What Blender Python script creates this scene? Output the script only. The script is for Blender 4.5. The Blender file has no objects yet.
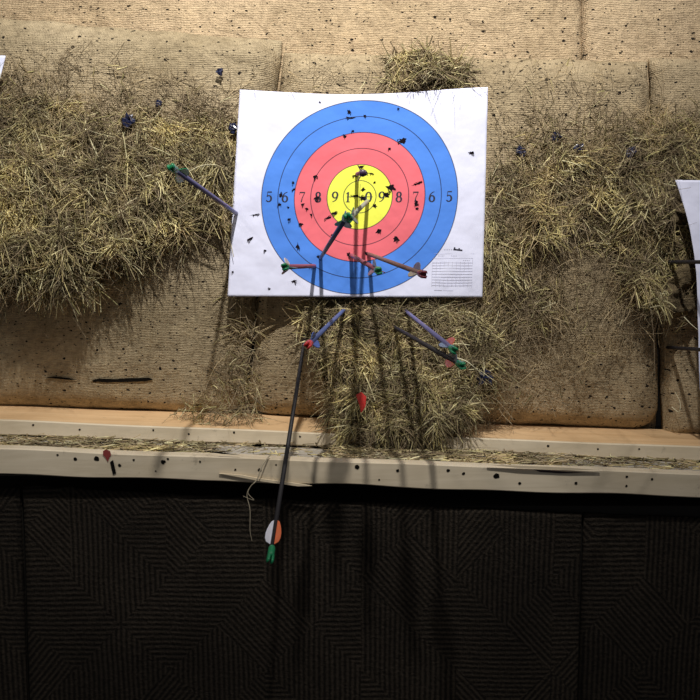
import bpy, math, random
import numpy as np
from mathutils import Vector, Matrix, noise as mnoise

random.seed(7); rng = np.random.default_rng(11)
C = bpy.context.scene.collection
F = 750.0; PITCH = math.atan(95 / 750.0); CD = 1.5; CZ = 1.40   # focal in px, camera pitch, camera distance and height
cp, sp = math.cos(PITCH), math.sin(PITCH)

def P(px, py, y=0.0):
    """measured photo position -> point standing at depth y (0 = face of the bales, negative = nearer)"""
    u = (px - 350) / F; v = (350 - py) / F
    d = (u, cp + v * sp, -sp + v * cp)
    t = (y + CD) / d[1]
    return Vector((d[0] * t, y, CZ + d[2] * t))

# ------------------------------------------------------------------ object helpers
def tag(o, label=None, cat=None, group=None, kind=None):
    if label: o['label'] = label
    if cat: o['category'] = cat
    if group: o['group'] = group
    if kind: o['kind'] = kind
    return o

def mesh(name, V, Fc, mats, mi=None, smooth=True):
    me = bpy.data.meshes.new(name)
    me.from_pydata([tuple(v) for v in V], [], Fc)
    for m in (mats if isinstance(mats, (list, tuple)) else [mats]): me.materials.append(m)
    if mi is not None: me.polygons.foreach_set('material_index', mi)
    if smooth: me.polygons.foreach_set('use_smooth', [True] * len(me.polygons))
    me.update()
    return me

def link(name, me, parent=None, loc=None):
    o = bpy.data.objects.new(name, me); C.objects.link(o)
    if parent is not None: o.parent = parent
    if loc is not None: o.location = loc
    return o

def obj(name, V, Fc, mats, parent=None, mi=None, smooth=True):
    """top level: origin moved to the base of the shape; child: vertices already in the parent's frame"""
    V = [Vector(v) for v in V]
    loc = None
    if parent is None:
        c = Vector((sum(v.x for v in V) / len(V), sum(v.y for v in V) / len(V), min(v.z for v in V)))
        V = [v - c for v in V]; loc = c
    return link(name, mesh(name, V, Fc, mats, mi, smooth), parent, loc)

def fast_mesh(name, V, Q, mats, mi):
    """V (n,3), Q (m,4) numpy"""
    me = bpy.data.meshes.new(name)
    me.vertices.add(len(V)); me.vertices.foreach_set('co', V.astype(np.float32).ravel())
    me.loops.add(Q.size); me.loops.foreach_set('vertex_index', Q.astype(np.int32).ravel())
    me.polygons.add(len(Q)); me.polygons.foreach_set('loop_start', np.arange(0, Q.size, 4, dtype=np.int32))
    me.update(calc_edges=True)
    for m in mats: me.materials.append(m)
    me.polygons.foreach_set('material_index', mi.astype(np.int32))
    me.polygons.foreach_set('use_smooth', np.ones(len(Q), dtype=bool))
    me.validate()
    return me

# ------------------------------------------------------------------ materials
class N:
    def __init__(s, name):
        s.m = bpy.data.materials.new(name); s.m.use_nodes = True
        s.t = s.m.node_tree; s.b = s.t.nodes['Principled BSDF']
    def n(s, typ, **kw):
        x = s.t.nodes.new(typ)
        for k, v in kw.items():
            if k.startswith('i_'):
                key = k[2:]; key = int(key) if key.isdigit() else key.replace('_', ' ')
                x.inputs[key].default_value = v
            else: setattr(x, k, v)
        return x
    def l(s, a, b): s.t.links.new(a, b)
    def math(s, op, a, b=None, clamp=False):
        x = s.t.nodes.new('ShaderNodeMath'); x.operation = op; x.use_clamp = clamp
        for i, q in enumerate((a, b)):
            if q is None: continue
            if isinstance(q, (int, float)): x.inputs[i].default_value = q
            else: s.l(q, x.inputs[i])
        return x.outputs[0]
    def ramp(s, fac, stops, interp='LINEAR'):
        r = s.t.nodes.new('ShaderNodeValToRGB'); r.color_ramp.interpolation = interp
        e = r.color_ramp.elements
        e[0].position, e[0].color = stops[0][0], (*stops[0][1], 1)
        e[1].position, e[1].color = stops[1][0], (*stops[1][1], 1)
        for p, c in stops[2:]:
            q = e.new(p); q.color = (*c, 1)
        s.l(fac, r.inputs[0]); return r.outputs[0]
    def mix(s, fac, a, b, mode='MIX'):
        x = s.t.nodes.new('ShaderNodeMix'); x.data_type = 'RGBA'; x.blend_type = mode
        for i, q in ((0, fac), (6, a), (7, b)):
            if isinstance(q, (int, float)): x.inputs[i].default_value = q
            elif isinstance(q, tuple): x.inputs[i].default_value = (*q, 1)
            else: s.l(q, x.inputs[i])
        return x.outputs[2]
    def coord(s, scale=(1, 1, 1), rot=(0, 0, 0), out='Object', loc=(0, 0, 0)):
        tc = s.t.nodes.new('ShaderNodeTexCoord'); mp = s.t.nodes.new('ShaderNodeMapping')
        mp.inputs['Scale'].default_value = scale; mp.inputs['Rotation'].default_value = rot; mp.inputs['Location'].default_value = loc
        s.l(tc.outputs[out], mp.inputs[0]); return mp.outputs[0]
    def noise(s, vec, scale, detail=4, rough=.55, dist=0):
        x = s.n('ShaderNodeTexNoise', i_Scale=scale, i_Detail=detail, i_Roughness=rough, i_Distortion=dist); s.l(vec, x.inputs['Vector']); return x.outputs[0]
    def bump(s, h, strength, dist, prev=None):
        x = s.n('ShaderNodeBump', i_Strength=strength, i_Distance=dist); s.l(h, x.inputs['Height'])
        if prev is not None: s.l(prev, x.inputs['Normal'])
        s.l(x.outputs[0], s.b.inputs['Normal']); return x.outputs[0]
    def fin(s, color=None, rough=.8, spec=.3):
        if color is not None:
            if isinstance(color, tuple): s.b.inputs['Base Color'].default_value = (*color, 1)
            else: s.l(color, s.b.inputs['Base Color'])
        s.b.inputs['Roughness'].default_value = rough; s.b.inputs['Specular IOR Level'].default_value = spec
        return s.m

def burlap(name, ca, cb, holes=1.0, seed=0.0):
    s = N(name)
    v = s.coord(loc=(seed, 0, seed * .7))
    # warp the weave a little
    wob = s.n('ShaderNodeTexNoise', i_Scale=9.0, i_Detail=2.0); s.l(v, wob.inputs['Vector'])
    vm = s.n('ShaderNodeVectorMath', operation='MULTIPLY_ADD'); s.l(wob.outputs['Color'], vm.inputs[0])
    vm.inputs[1].default_value = (.02, 0, .012); s.l(v, vm.inputs[2]); w = vm.outputs[0]
    wx = s.n('ShaderNodeTexWave', wave_type='BANDS', bands_direction='X', i_Scale=105.0, i_Distortion=2.2, i_Detail=2.0); wx.inputs['Detail Scale'].default_value = 2
    wz = s.n('ShaderNodeTexWave', wave_type='BANDS', bands_direction='Z', i_Scale=92.0, i_Distortion=2.4, i_Detail=2.0); wz.inputs['Detail Scale'].default_value = 2
    s.l(w, wx.inputs[0]); s.l(w, wz.inputs[0])
    brk = s.noise(s.coord((1, 1, 3), loc=(seed, 0, 0)), 16, 4, .6)
    weave = s.math('ADD', s.math('MULTIPLY', wx.outputs['Fac'], .65), s.math('MULTIPLY', wz.outputs['Fac'], s.math('MULTIPLY', brk, 1.5)))
    big = s.noise(v, 3.2, 5, .6)
    fine = s.noise(s.coord((1, 1, 1.7)), 75, 5, .75)
    tufts = s.noise(s.coord((1, 1, 1.25)), 24, 6, .75, .6); grain = s.noise(s.coord((1, 1, 1.5)), 230, 3, .7)
    col = s.ramp(big, [(.32, ca), (.68, cb)])
    col = s.mix(.75, col, s.ramp(fine, [(.30, (.55, .53, .50)), (.55, (1.08, 1.07, 1.04))]), 'MULTIPLY')
    thr = s.ramp(weave, [(.1, (.84, .82, .79)), (.9, (1.05, 1.05, 1.05))])
    col = s.mix(1.0, col, thr, 'MULTIPLY')
    col = s.mix(.6, col, s.ramp(tufts, [(.30, (.50, .47, .43)), (.52, (1, 1, 1)), (.72, (1.2, 1.18, 1.12))]), 'MULTIPLY')
    # stray straw-coloured fibres
    fib = s.noise(s.coord((1, 1, 6), rot=(0, .5, 0)), 60, 2, .5, 1.5)
    col = s.mix(s.ramp(fib, [(.60, (0, 0, 0)), (.70, (.55, .55, .55))]), col, (.46, .38, .23))
    # arrow holes and slits in the cloth
    def spots(sc, stretch, lim, keep, sd):
        vo = s.n('ShaderNodeTexVoronoi', i_Scale=sc); vo.inputs['Randomness'].default_value = 1
        vo.voronoi_dimensions = '2D'
        d = s.n('ShaderNodeTexNoise', i_Scale=110.0, i_Detail=2.0); s.l(s.coord(), d.inputs['Vector'])
        vv = s.n('ShaderNodeVectorMath', operation='MULTIPLY_ADD'); s.l(s.coord((1, 1, stretch), loc=(sd, 0, sd)), vv.inputs[2]); s.l(d.outputs['Color'], vv.inputs[0]); vv.inputs[1].default_value = (.010, .0, .010)
        sx = s.n('ShaderNodeSeparateXYZ'); s.l(vv.outputs[0], sx.inputs[0]); cx_ = s.n('ShaderNodeCombineXYZ'); s.l(sx.outputs[0], cx_.inputs[0]); s.l(sx.outputs[2], cx_.inputs[1])
        s.l(cx_.outputs[0], vo.inputs['Vector'])
        sep = s.n('ShaderNodeSeparateColor'); s.l(vo.outputs['Color'], sep.inputs[0])
        on = s.math('GREATER_THAN', sep.outputs[0], 1 - keep)
        rad = s.math('MULTIPLY', s.math('ADD', sep.outputs[1], .25), lim)
        return s.math('MULTIPLY', on, s.math('LESS_THAN', vo.outputs['Distance'], rad))
    h1 = spots(30, 1.5, .085, .75 * holes, .3)
    h2 = spots(85, 2.0, .17, .26 * holes, 1.7)
    h3 = spots(12, 1.3, .036, .5 * holes, 4.1)
    hole = s.math('MAXIMUM', s.math('MAXIMUM', h1, h2), h3)
    col = s.mix(hole, col, (.022, .017, .014))
    hgt = s.math('SUBTRACT', s.math('ADD', s.math('ADD', s.math('MULTIPLY', weave, .28), s.math('MULTIPLY', grain, .5)), s.math('ADD', s.math('MULTIPLY', fine, 1.1), s.math('MULTIPLY', tufts, 2.2))), s.math('MULTIPLY', hole, 1.4))
    s.bump(hgt, .85, .0045)
    return s.fin(col, .95, .1)

M = {}
M['burlap_l'] = burlap('burlap_left', (.36, .29, .185), (.53, .435, .295), .75, 0.4)
M['burlap_m'] = burlap('burlap_middle', (.36, .285, .18), (.52, .42, .28), 1.25, 2.4)
M['burlap_r'] = burlap('burlap_right', (.36, .285, .18), (.51, .41, .275), .9, 5.1)
M['burlap_t'] = burlap('burlap_top', (.48, .365, .23), (.62, .48, .32), .7, 7.7)

def straw_mat(name, stops, rough=.6, spec=.35):
    s = N(name)
    g = s.n('ShaderNodeNewGeometry')
    r = g.outputs['Random Per Island']
    col = s.ramp(r, stops)
    v = s.coord()
    col = s.mix(.5, col, s.ramp(s.noise(v, 60, 2), [(.3, (.55, .52, .45)), (.7, (1.1, 1.1, 1.1))]), 'MULTIPLY')
    col = s.mix(1.0, col, s.ramp(s.noise(v, 13, 3, .6), [(.36, (.50, .47, .46)), (.5, (.85, .83, .80)), (.66, (1.35, 1.28, 1.1))]), 'MULTIPLY')
    return s.fin(col, rough, spec)
M['straw'] = straw_mat('straw', [(0, (.09, .07, .035)), (.3, (.24, .19, .10)), (.6, (.46, .39, .21)), (.82, (.70, .63, .34)), (1, (.90, .86, .58))])
M['straw_green'] = straw_mat('straw_olive', [(0, (.14, .13, .06)), (.4, (.33, .29, .13)), (1, (.56, .52, .25))])
M['fibre'] = straw_mat('fibre', [(0, (.26, .20, .12)), (.5, (.46, .37, .24)), (1, (.64, .53, .37))], .9, .1)
M['straw_bright'] = straw_mat('straw_bright', [(0, (.52, .44, .19)), (.5, (.80, .71, .36)), (1, (.92, .88, .56))])
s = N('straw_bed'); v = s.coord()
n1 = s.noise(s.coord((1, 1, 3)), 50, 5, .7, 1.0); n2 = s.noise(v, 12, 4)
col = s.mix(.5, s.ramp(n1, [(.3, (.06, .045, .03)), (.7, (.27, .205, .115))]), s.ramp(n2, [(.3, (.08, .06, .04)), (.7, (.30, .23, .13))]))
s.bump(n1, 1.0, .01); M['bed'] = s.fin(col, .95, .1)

def wood(name, ca, cb, streak=(40, 3, 40)):
    s = N(name); v = s.coord((2.2, 26, 26))
    g = s.noise(v, 1.6, 6, .65, .8); b = s.noise(s.coord(), 5, 4)
    col = s.ramp(g, [(.3, ca), (.7, cb)])
    col = s.mix(.55, col, s.ramp(b, [(.3, (.62, .58, .52)), (.65, (1.05, 1.05, 1.05))]), 'MULTIPLY')
    sm = s.noise(s.coord((1, 1, 1)), 22, 6, .8)
    col = s.mix(s.ramp(sm, [(.60, (0, 0, 0)), (.75, (.6, .6, .6))]), col, (.15, .12, .09))
    s.bump(g, .25, .002); return s.fin(col, .7, .25)
M['pine'] = wood('pale_pine', (.66, .56, .40), (.82, .71, .54))
M['orange'] = wood('warm_pine', (.68, .44, .23), (.84, .58, .33))
M['dusty'] = wood('dusty_board', (.42, .38, .32), (.66, .62, .55))
s = N('dark_hole'); M['black'] = s.fin((.008, .007, .006), .95, .05)
s = N('red_paint'); M['redpaint'] = s.fin((.26, .045, .04), .8)
s = N('splinter'); M['splinter'] = s.fin((.72, .60, .42), .7)

def mat_rubber(name, off):
    """dark woven mat: squares of ribs lying this way and that"""
    s = N(name)
    v = s.coord(rot=(0, .0, 0), loc=off)
    wob = s.n('ShaderNodeTexNoise', i_Scale=5.0, i_Detail=2.0); s.l(v, wob.inputs['Vector'])
    vm = s.n('ShaderNodeVectorMath', operation='MULTIPLY_ADD'); s.l(wob.outputs['Color'], vm.inputs[0]); vm.inputs[1].default_value = (.012, 0, .012); s.l(v, vm.inputs[2]); v = vm.outputs[0]
    sep = s.n('ShaderNodeSeparateXYZ'); s.l(v, sep.inputs[0]); X, Z = sep.outputs[0], sep.outputs[2]
    def rib(expr, period):
        return s.math('SINE', s.math('MULTIPLY', expr, 2 * math.pi / period))
    T = .17
    U = s.math('DIVIDE', s.math('ADD', X, s.math('MULTIPLY', Z, .0)), T); Wv = s.math('DIVIDE', Z, T)
    # patches of ribs: cut the plane with slanted lines and draw lots for each patch
    ia = s.math('FLOOR', s.math('ADD', U, Wv)); ib = s.math('FLOOR', s.math('SUBTRACT', U, Wv)); ic = s.math('FLOOR', s.math('MULTIPLY', U, 1.0))
    cb_ = s.n('ShaderNodeCombineXYZ'); s.l(ia, cb_.inputs[0]); s.l(ib, cb_.inputs[1]); s.l(ic, cb_.inputs[2])
    wn = s.n('ShaderNodeTexWhiteNoise', noise_dimensions='3D'); s.l(cb_.outputs[0], wn.inputs['Vector']); rnd = wn.outputs['Value']
    rx, rz = rib(X, .0090), rib(Z, .0090)
    d1 = rib(s.math('ADD', X, s.math('MULTIPLY', Z, .9)), .0118); d2 = rib(s.math('SUBTRACT', X, s.math('MULTIPLY', Z, .8)), .0115)
    g1 = s.math('LESS_THAN', rnd, .34); g2 = s.math('MULTIPLY', s.math('GREATER_THAN', rnd, .34), s.math('LESS_THAN', rnd, .70))
    g3 = s.math('MULTIPLY', s.math('GREATER_THAN', rnd, .70), s.math('LESS_THAN', rnd, .85)); g4 = s.math('GREATER_THAN', rnd, .85)
    h = s.math('ADD', s.math('ADD', s.math('MULTIPLY', rx, g1), s.math('MULTIPLY', rz, g2)), s.math('ADD', s.math('MULTIPLY', d1, g3), s.math('MULTIPLY', d2, g4)))
    nb = s.noise(v, 170, 3, .8)
    hh = s.math('ADD', s.math('MULTIPLY', h, .24), s.math('MULTIPLY', nb, 3.0))
    tone = s.noise(v, 4, 4)
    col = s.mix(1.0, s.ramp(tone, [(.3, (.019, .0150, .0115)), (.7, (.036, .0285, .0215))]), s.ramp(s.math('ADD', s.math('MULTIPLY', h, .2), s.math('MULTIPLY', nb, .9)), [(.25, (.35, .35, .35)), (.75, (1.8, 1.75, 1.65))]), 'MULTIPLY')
    s.bump(hh, 1.0, .0030)
    return s.fin(col, .8, .15)
M['mat'] = mat_rubber('dark_ribbed_mat', (.06, 0, .03))

# target print: rings by distance from the printed centre, laid on the sheet's own UVs (metres)
def sheet_mat(name, cu, cv, step):
    s = N(name)
    tc = s.n('ShaderNodeTexCoord')
    vm = s.n('ShaderNodeVectorMath', operation='SUBTRACT'); s.l(tc.outputs['UV'], vm.inputs[0]); vm.inputs[1].default_value = (cu, cv, 0)
    ln = s.n('ShaderNodeVectorMath', operation='LENGTH'); s.l(vm.outputs[0], ln.inputs[0]); r = s.math('DIVIDE', ln.outputs[1], step)
    q = s.math('DIVIDE', r, 8.0)
    white, blue, red, yel = (.77, .785, .97), (.085, .255, .80), (.83, .165, .20), (.86, .88, .10)
    col = s.ramp(q, [(0, yel), (2 / 8, red), (4 / 8, blue), (6 / 8, white)], 'CONSTANT')
    # thin ring lines at every whole step 1..6
    fr = s.math('ABSOLUTE', s.math('SUBTRACT', r, s.math('ROUND', r)))
    line = s.math('MULTIPLY', s.math('LESS_THAN', fr, .028), s.math('MULTIPLY', s.math('LESS_THAN', r, 6.3), s.math('GREATER_THAN', r, .5)))
    col = s.mix(s.math('MULTIPLY', line, .8), col, (.02, .02, .04))
    grime = s.noise(tc.outputs['UV'], 9, 5, .6)
    col = s.mix(.35, col, s.ramp(grime, [(.3, (.86, .86, .88)), (.65, (1.0, 1.0, 1.0))]), 'MULTIPLY')
    n = s.noise(tc.outputs['UV'], 14, 3); s.bump(n, .3, .01)
    m = s.fin(col, .75, .2)
    # thin paper lets a little light through
    return m
s = N('print_black'); M['ink'] = s.fin((.03, .03, .05), .7)
s = N('print_grey'); M['ink_grey'] = s.fin((.52, .52, .62), .7)
s = N('torn_edge'); M['torn'] = s.fin((.05, .035, .04), .9)
s = N('torn_hole_dark'); M['holec'] = s.fin((.012, .008, .012), .95, .05)

def plastic(name, c, rough=.35, trans=0.0, metal=0):
    s = N(name); s.b.inputs['Metallic'].default_value = metal
    n = s.noise(s.coord(), 90, 2); col = s.mix(.25, c, s.ramp(n, [(.3, (.6, .6, .6)), (.7, (1, 1, 1))]), 'MULTIPLY')
    if trans: s.b.inputs['Transmission Weight'].default_value = trans
    return s.fin(col, rough, .5)
PL = {k: plastic('plastic_' + k, c) for k, c in dict(
    green=(.01, .26, .10), teal=(.015, .15, .10), red=(.70, .05, .045), dark_red=(.20, .02, .04), orange=(.85, .20, .08), blue=(.06, .14, .42),
    slate=(.10, .15, .22), white=(.75, .76, .85), grey=(.20, .20, .24), purple=(.08, .04, .10), black=(.02, .02, .03), navy=(.02, .03, .10)).items()}
SH = {'blue': plastic('shaft_blue', (.10, .13, .30), .3), 'violet': plastic('shaft_violet', (.16, .15, .30), .3),
      'brown': plastic('shaft_brown_reflection', (.20, .11, .10), .4), 'carbon': plastic('shaft_carbon', (.022, .019, .022), .5),  # brown is a reflection put into the shaft colour
      'olive': plastic('shaft_pale', (.34, .34, .26), .35), 'wine': plastic('shaft_wine', (.30, .09, .13), .35)}

# ------------------------------------------------------------------ bales
def bale(name, c, y, thick, label, cat, mat, bulge=.02, r=.04, tuck=0.0, seed=0., nx=120, nz=110):
    """burlap-wrapped straw bale; c = four front corners (tl, tr, br, bl) measured in the photo"""
    tl, tr, br, bl = [P(*q, y) for q in c]
    V = []; Fc = []
    w = (tr - tl).length; h = (bl - tl).length
    us = [0.5 - 0.5 * math.cos(math.pi * i / nx) if False else i / nx for i in range(nx + 1)]
    for j in range(nz + 1):
        v = j / nz
        for i in range(nx + 1):
            u = i / nx
            p = (tl * (1 - u) + tr * u) * (1 - v) + (bl * (1 - u) + br * u) * v
            dx = min(u, 1 - u) * w; dz = min(v, 1 - v) * h
            ax = max(0, 1 - dx / r); az = max(0, 1 - dz / r)
            a = min(1, math.hypot(ax, az))
            back = r * (1 - math.sqrt(max(0, 1 - a * a)))
            out = bulge * (math.sin(math.pi * u) ** .6) * (math.sin(math.pi * min(1, v * 1.0)) ** .6)
            q = Vector((p.x * 3 + seed, p.z * 3, seed))
            n = mnoise.fractal(q, 1.0, 2.0, 3) * .010 + mnoise.fractal(q * 7, 1.0, 2.0, 3) * .0022
            yy = y + back * .85 - out - n * (1 - a) + tuck * v * v
            # loosened cloth edge wobble
            V.append(Vector((p.x + mnoise.noise(q * 4) * .004 * (1 if ax else 0), yy, p.z + mnoise.noise(q * 4.3 + Vector((9, 0, 0))) * .004 * (1 if az else 0))))
    W = nx + 1
    for j in range(nz):
        for i in range(nx):
            a = j * W + i; Fc.append((a, a + W, a + W + 1, a + 1))
    # sides running back
    ring = [i for i in range(W)] + [j * W + nx for j in range(1, nz + 1)] + [nz * W + i for i in range(nx - 1, -1, -1)] + [j * W for j in range(nz - 1, 0, -1)]
    b0 = len(V)
    for k in ring: V.append(Vector((V[k].x, max(y + thick, V[k].y + .004), V[k].z)))
    n = len(ring)
    for k in range(n):
        k2 = (k + 1) % n; Fc.append((ring[k], ring[k2], b0 + k2, b0 + k))
    Fc.append(tuple(b0 + k for k in range(n)))
    o = obj(name, V, Fc, mat)
    return tag(o, label, cat, None)

YT = .072
bale('straw_bale', [(-70, -110), (584, -110), (584, 260), (-70, 260)], YT, .26, 'warm tan burlap bale along the top, left of the upright seam', 'straw bale', M['burlap_t'], .006, .02, seed=1.3)
bale('straw_bale', [(586, -110), (770, -110), (770, 260), (586, 260)], YT + .003, .26, 'burlap bale in the top right corner, right of the upright seam', 'straw bale', M['burlap_t'], .006, .02, seed=4.3, nx=50)
bale('burlap_pad', [(-70, 6), (279, 34), (240, 422), (-70, 412)], 0, .064, 'large burlap pad on the left with the biggest burst of straw across it', 'target pad', M['burlap_l'], .034, .055, .034, seed=2.1)
bale('burlap_pad', [(282, 46), (657, 56), (672, 439), (241, 422)], 0, .064, 'large burlap pad in the middle, behind the whole target sheet', 'target pad', M['burlap_m'], .036, .055, .034, seed=7.9, nx=140)
bale('burlap_pad', [(655, 55), (780, 56), (780, 441), (668, 438)], .032, .034, 'burlap pad at the right edge, set back behind its neighbour', 'target pad', M['burlap_r'], .012, .025, seed=5.5, nx=50)

pads = [o for o in C.objects if o.name.startswith('burlap_pad')]
def slit(pad, pts, name='torn_slit'):
    """dark tear in the cloth, following the pad's surface"""
    co = [v.co for v in pad.data.vertices]; loc = pad.location; n = len(pts)
    def on(a, b):
        p = P(a, b, -.03); best = min((c for c in co if c.y + loc.y < .02), key=lambda c: (c.x + loc.x - p.x) ** 2 + (c.z + loc.z - p.z) ** 2)
        return Vector((p.x - loc.x, best.y - .0025, p.z - loc.z))
    V = [on(*q) for q in pts]; V += [v + Vector((0, .001, 0)) for v in V]
    Fc = [tuple(range(n)), tuple(reversed(range(n, 2 * n)))] + [(k, n + k, n + (k + 1) % n, (k + 1) % n) for k in range(n)]
    obj(name, V, Fc, M['black'], pad, smooth=False)
slit(pads[0], [(84, 383.5), (92, 382), (108, 382.5), (125, 382), (143, 381.5), (147, 383.5), (140, 385), (120, 385.6), (100, 386), (88, 385)])
slit(pads[0], [(36, 381), (46, 379.8), (60, 381.2), (70, 383), (60, 383), (46, 381.8)])

# ------------------------------------------------------------------ timber ledge
def plank(name, L, R, dz, dy, mat, label, cat, seed=0, dots=(), parent=None, warp=.003, extra=None, group=None):
    """L,R = top front edge ends; dz height, dy depth; dots = [(x, z offset from the top edge, radius)] on the front face"""
    V = []; Fc = []; mi = []
    n = 120
    for i in range(n + 1):
        t = i / n; p = L.lerp(R, t)
        a = mnoise.noise(Vector((t * 5 + seed, seed, 0))) * warp; b = mnoise.noise(Vector((t * 9 + seed, 3, seed))) * warp
        e = .0018
        prof = [(0, -dz + b), (-0, -e + a), (e, a), (dy, a), (dy, -dz + b)]
        prof = [(0, -dz + e + b), (0, -e + a), (e, a), (dy, a), (dy, -dz + b), (e, -dz + b)]
        for q in prof: V.append(Vector((p.x, p.y + q[0], p.z + q[1])))
    k = 6
    for i in range(n):
        for j in range(k):
            a = i * k + j; b2 = i * k + (j + 1) % k
            Fc.append((a, b2, b2 + k, a + k)); mi.append(0)
    Fc.append(tuple(range(k))); mi.append(0); Fc.append(tuple(n * k + j for j in reversed(range(k)))); mi.append(0)
    def surf(x, off): # point on front face
        t = (x - L.x) / (R.x - L.x); p = L.lerp(R, t); return Vector((x, p.y - .0006, p.z - off))
    for (x, off, r) in dots:
        c = surf(x, off); b0 = len(V); m = 10; V.append(c)
        for q in range(m):
            rr = r * random.uniform(.75, 1.2); V.append(c + Vector((math.cos(q / m * 6.283) * rr, 0, math.sin(q / m * 6.283) * rr)))
        for q in range(m): Fc.append((b0, b0 + 1 + q, b0 + 1 + (q + 1) % m)); mi.append(1)
    o = obj(name, V, Fc, [mat, M['black']], parent, mi, smooth=False)
    if label: tag(o, label, cat, group)
    return o

def wx(px, D): return (px - 350) * D / F
yB = -.095    # front of rear batten
BL, BR = P(-60, 419.5, yB), P(760, 450.5, yB)
D1 = CD + yB
plank('timber_batten', BL, BR, .024, .155, M['orange'],
      'warm pine batten under the bales, the rear one with a pale face', 'timber', 3,
      [(wx(x, D1), o, r) for x, o, r in [(40, .006, .0022), (62, .014, .002), (92, .004, .002), (128, .013, .002), (160, .008, .002), (205, .013, .0022), (247, .006, .002), (262, .015, .0025), (276, .010, .002), (286, .004, .0022), (505, .012, .002), (560, .012, .002), (594, .013, .002), (634, .012, .0025), (668, .012, .002), (690, .010, .002)]])
# pale strip of the batten's face: a thin facing slat
L2, R2 = P(-60, 418.3, yB - .006), P(760, 449.5, yB - .006)
plank('timber_lath', L2, R2, .027, .005, M['pine'], 'thin pale pine lath facing the rear batten under the bales', 'timber', 8,
      [(wx(x, D1), o, r) for x, o, r in [(28, .006, .0022), (75, .012, .002), (150, .007, .002), (186, .012, .002), (232, .006, .0022), (299, .009, .002), (420, .012, .002), (552, .009, .0025), (603, .011, .002), (645, .008, .002)]])
# dusty tray board
yF = -.262; D2 = CD + yF
TL, TR = P(-60, 447.5, yF), P(760, 481, yF)
tz = .010
V = []; zl = P(-60, 431, yB).z; zr = P(760, 465, yB).z
# front board
FL, FR = P(-60, 447.5, yF), P(760, 475.5, yF)
tray_z = lambda t: min(BL.lerp(BR, t).z - .022, FL.lerp(FR, t).z - .006)
fb = plank('timber_plank', FL, FR, .0425, .022, M['pine'], 'pale pine plank along the front of the ledge, pocked with arrow holes', 'timber', 12,
      [(wx(x, D2), o, r) for x, o, r in [(50, .006, .002), (68, .012, .003), (90, .010, .0042), (113, .020, .003), (128, .010, .002), (158, .012, .0042), (163, .006, .002), (196, .009, .002), (232, .021, .002), (257, .020, .0032), (274, .010, .0018), (357, .009, .0045), (399, .013, .0028), (451, .010, .003), (467, .014, .0028), (501, .016, .005), (525, .028, .003), (583, .024, .003), (635, .010, .0022), (635, .026, .002), (661, .013, .0022), (380, .030, .0016), (150, .028, .0014)]], warp=.004)
# red painted mark and long crack on the plank, parts of it
def patch(pts, y, mat, name, parent, th=.0006, label=None):
    V = [P(a, b, y) for a, b in pts]; n = len(V)
    V2 = [v + Vector((0, th, 0)) for v in V]
    V = V + V2; Fc = [tuple(range(n)), tuple(reversed(range(n, 2 * n)))] + [(k, n + k, n + (k + 1) % n, (k + 1) % n) for k in range(n)]
    if parent is not None: V = [v - parent.location for v in V]
    o = obj(name, V, Fc, mat, parent, smooth=False)
    if label: o['label'] = label
    return o
patch([(103, 451), (106, 449.5), (110, 451), (111, 455), (109, 458), (108, 462), (105, 457), (103, 455)], yF - .0016, M['redpaint'], 'paint_mark', fb, label='dull red paint mark')
patch([(110, 462), (113, 460), (116, 473), (113, 475)], yF - .0016, M['black'], 'crack', fb)
patch([(219, 473.5), (240, 475), (262, 479), (300, 484), (312, 486), (298, 486.3), (262, 481.5), (238, 477)], yF - .004, M['splinter'], 'splinter', fb, .003, 'pale raised splinter')
patch([(205, 450.6), (222, 452.6), (240, 455), (222, 454), (207, 451.8)], yF - .0016, M['black'], 'crack', fb)
patch([(487, 464.6), (520, 465.6), (570, 467.8), (600, 470), (570, 470.2), (520, 468.2)], yF - .006, M['splinter'], 'splinter', fb, .003, 'pale raised splinter')
patch([(534, 469.5), (560, 471.3), (585, 472.6), (560, 473.4), (540, 472.0)], yF - .0018, M['torn'], 'crack', fb)
# tray
V = []; Fc = []; n = 160; m = 10
for i in range(n + 1):
    t = i / n; b = BL.lerp(BR, t); f = FL.lerp(FR, t)
    for j in range(m + 1):
        q = j / m; x = b.x * (1 - q) + f.x * q
        z = (b.z - .0275) * (1 - q) + (f.z - .010) * q + mnoise.noise(Vector((x * 14, q * 3, 0))) * .003
        V.append(Vector((x, (yB - .004) * (1 - q) + (yF + .022) * q, z)))
N1 = len(V)
V += [v - Vector((0, 0, .018)) for v in V]
for i in range(n):
    for j in range(m):
        a = i * (m + 1) + j; Fc.append((a, a + m + 1, a + m + 2, a + 1)); Fc.append((N1 + a, N1 + a + 1, N1 + a + m + 2, N1 + a + m + 1))
for i in range(n):
    for j in (0, m):
        a = i * (m + 1) + j; Fc.append((a, N1 + a, N1 + a + m + 1, a + m + 1))
tag(obj('timber_board', V, Fc, M['dusty']), 'dusty grey ledge board between the lath and the front plank, strewn with straw', 'timber')

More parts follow.
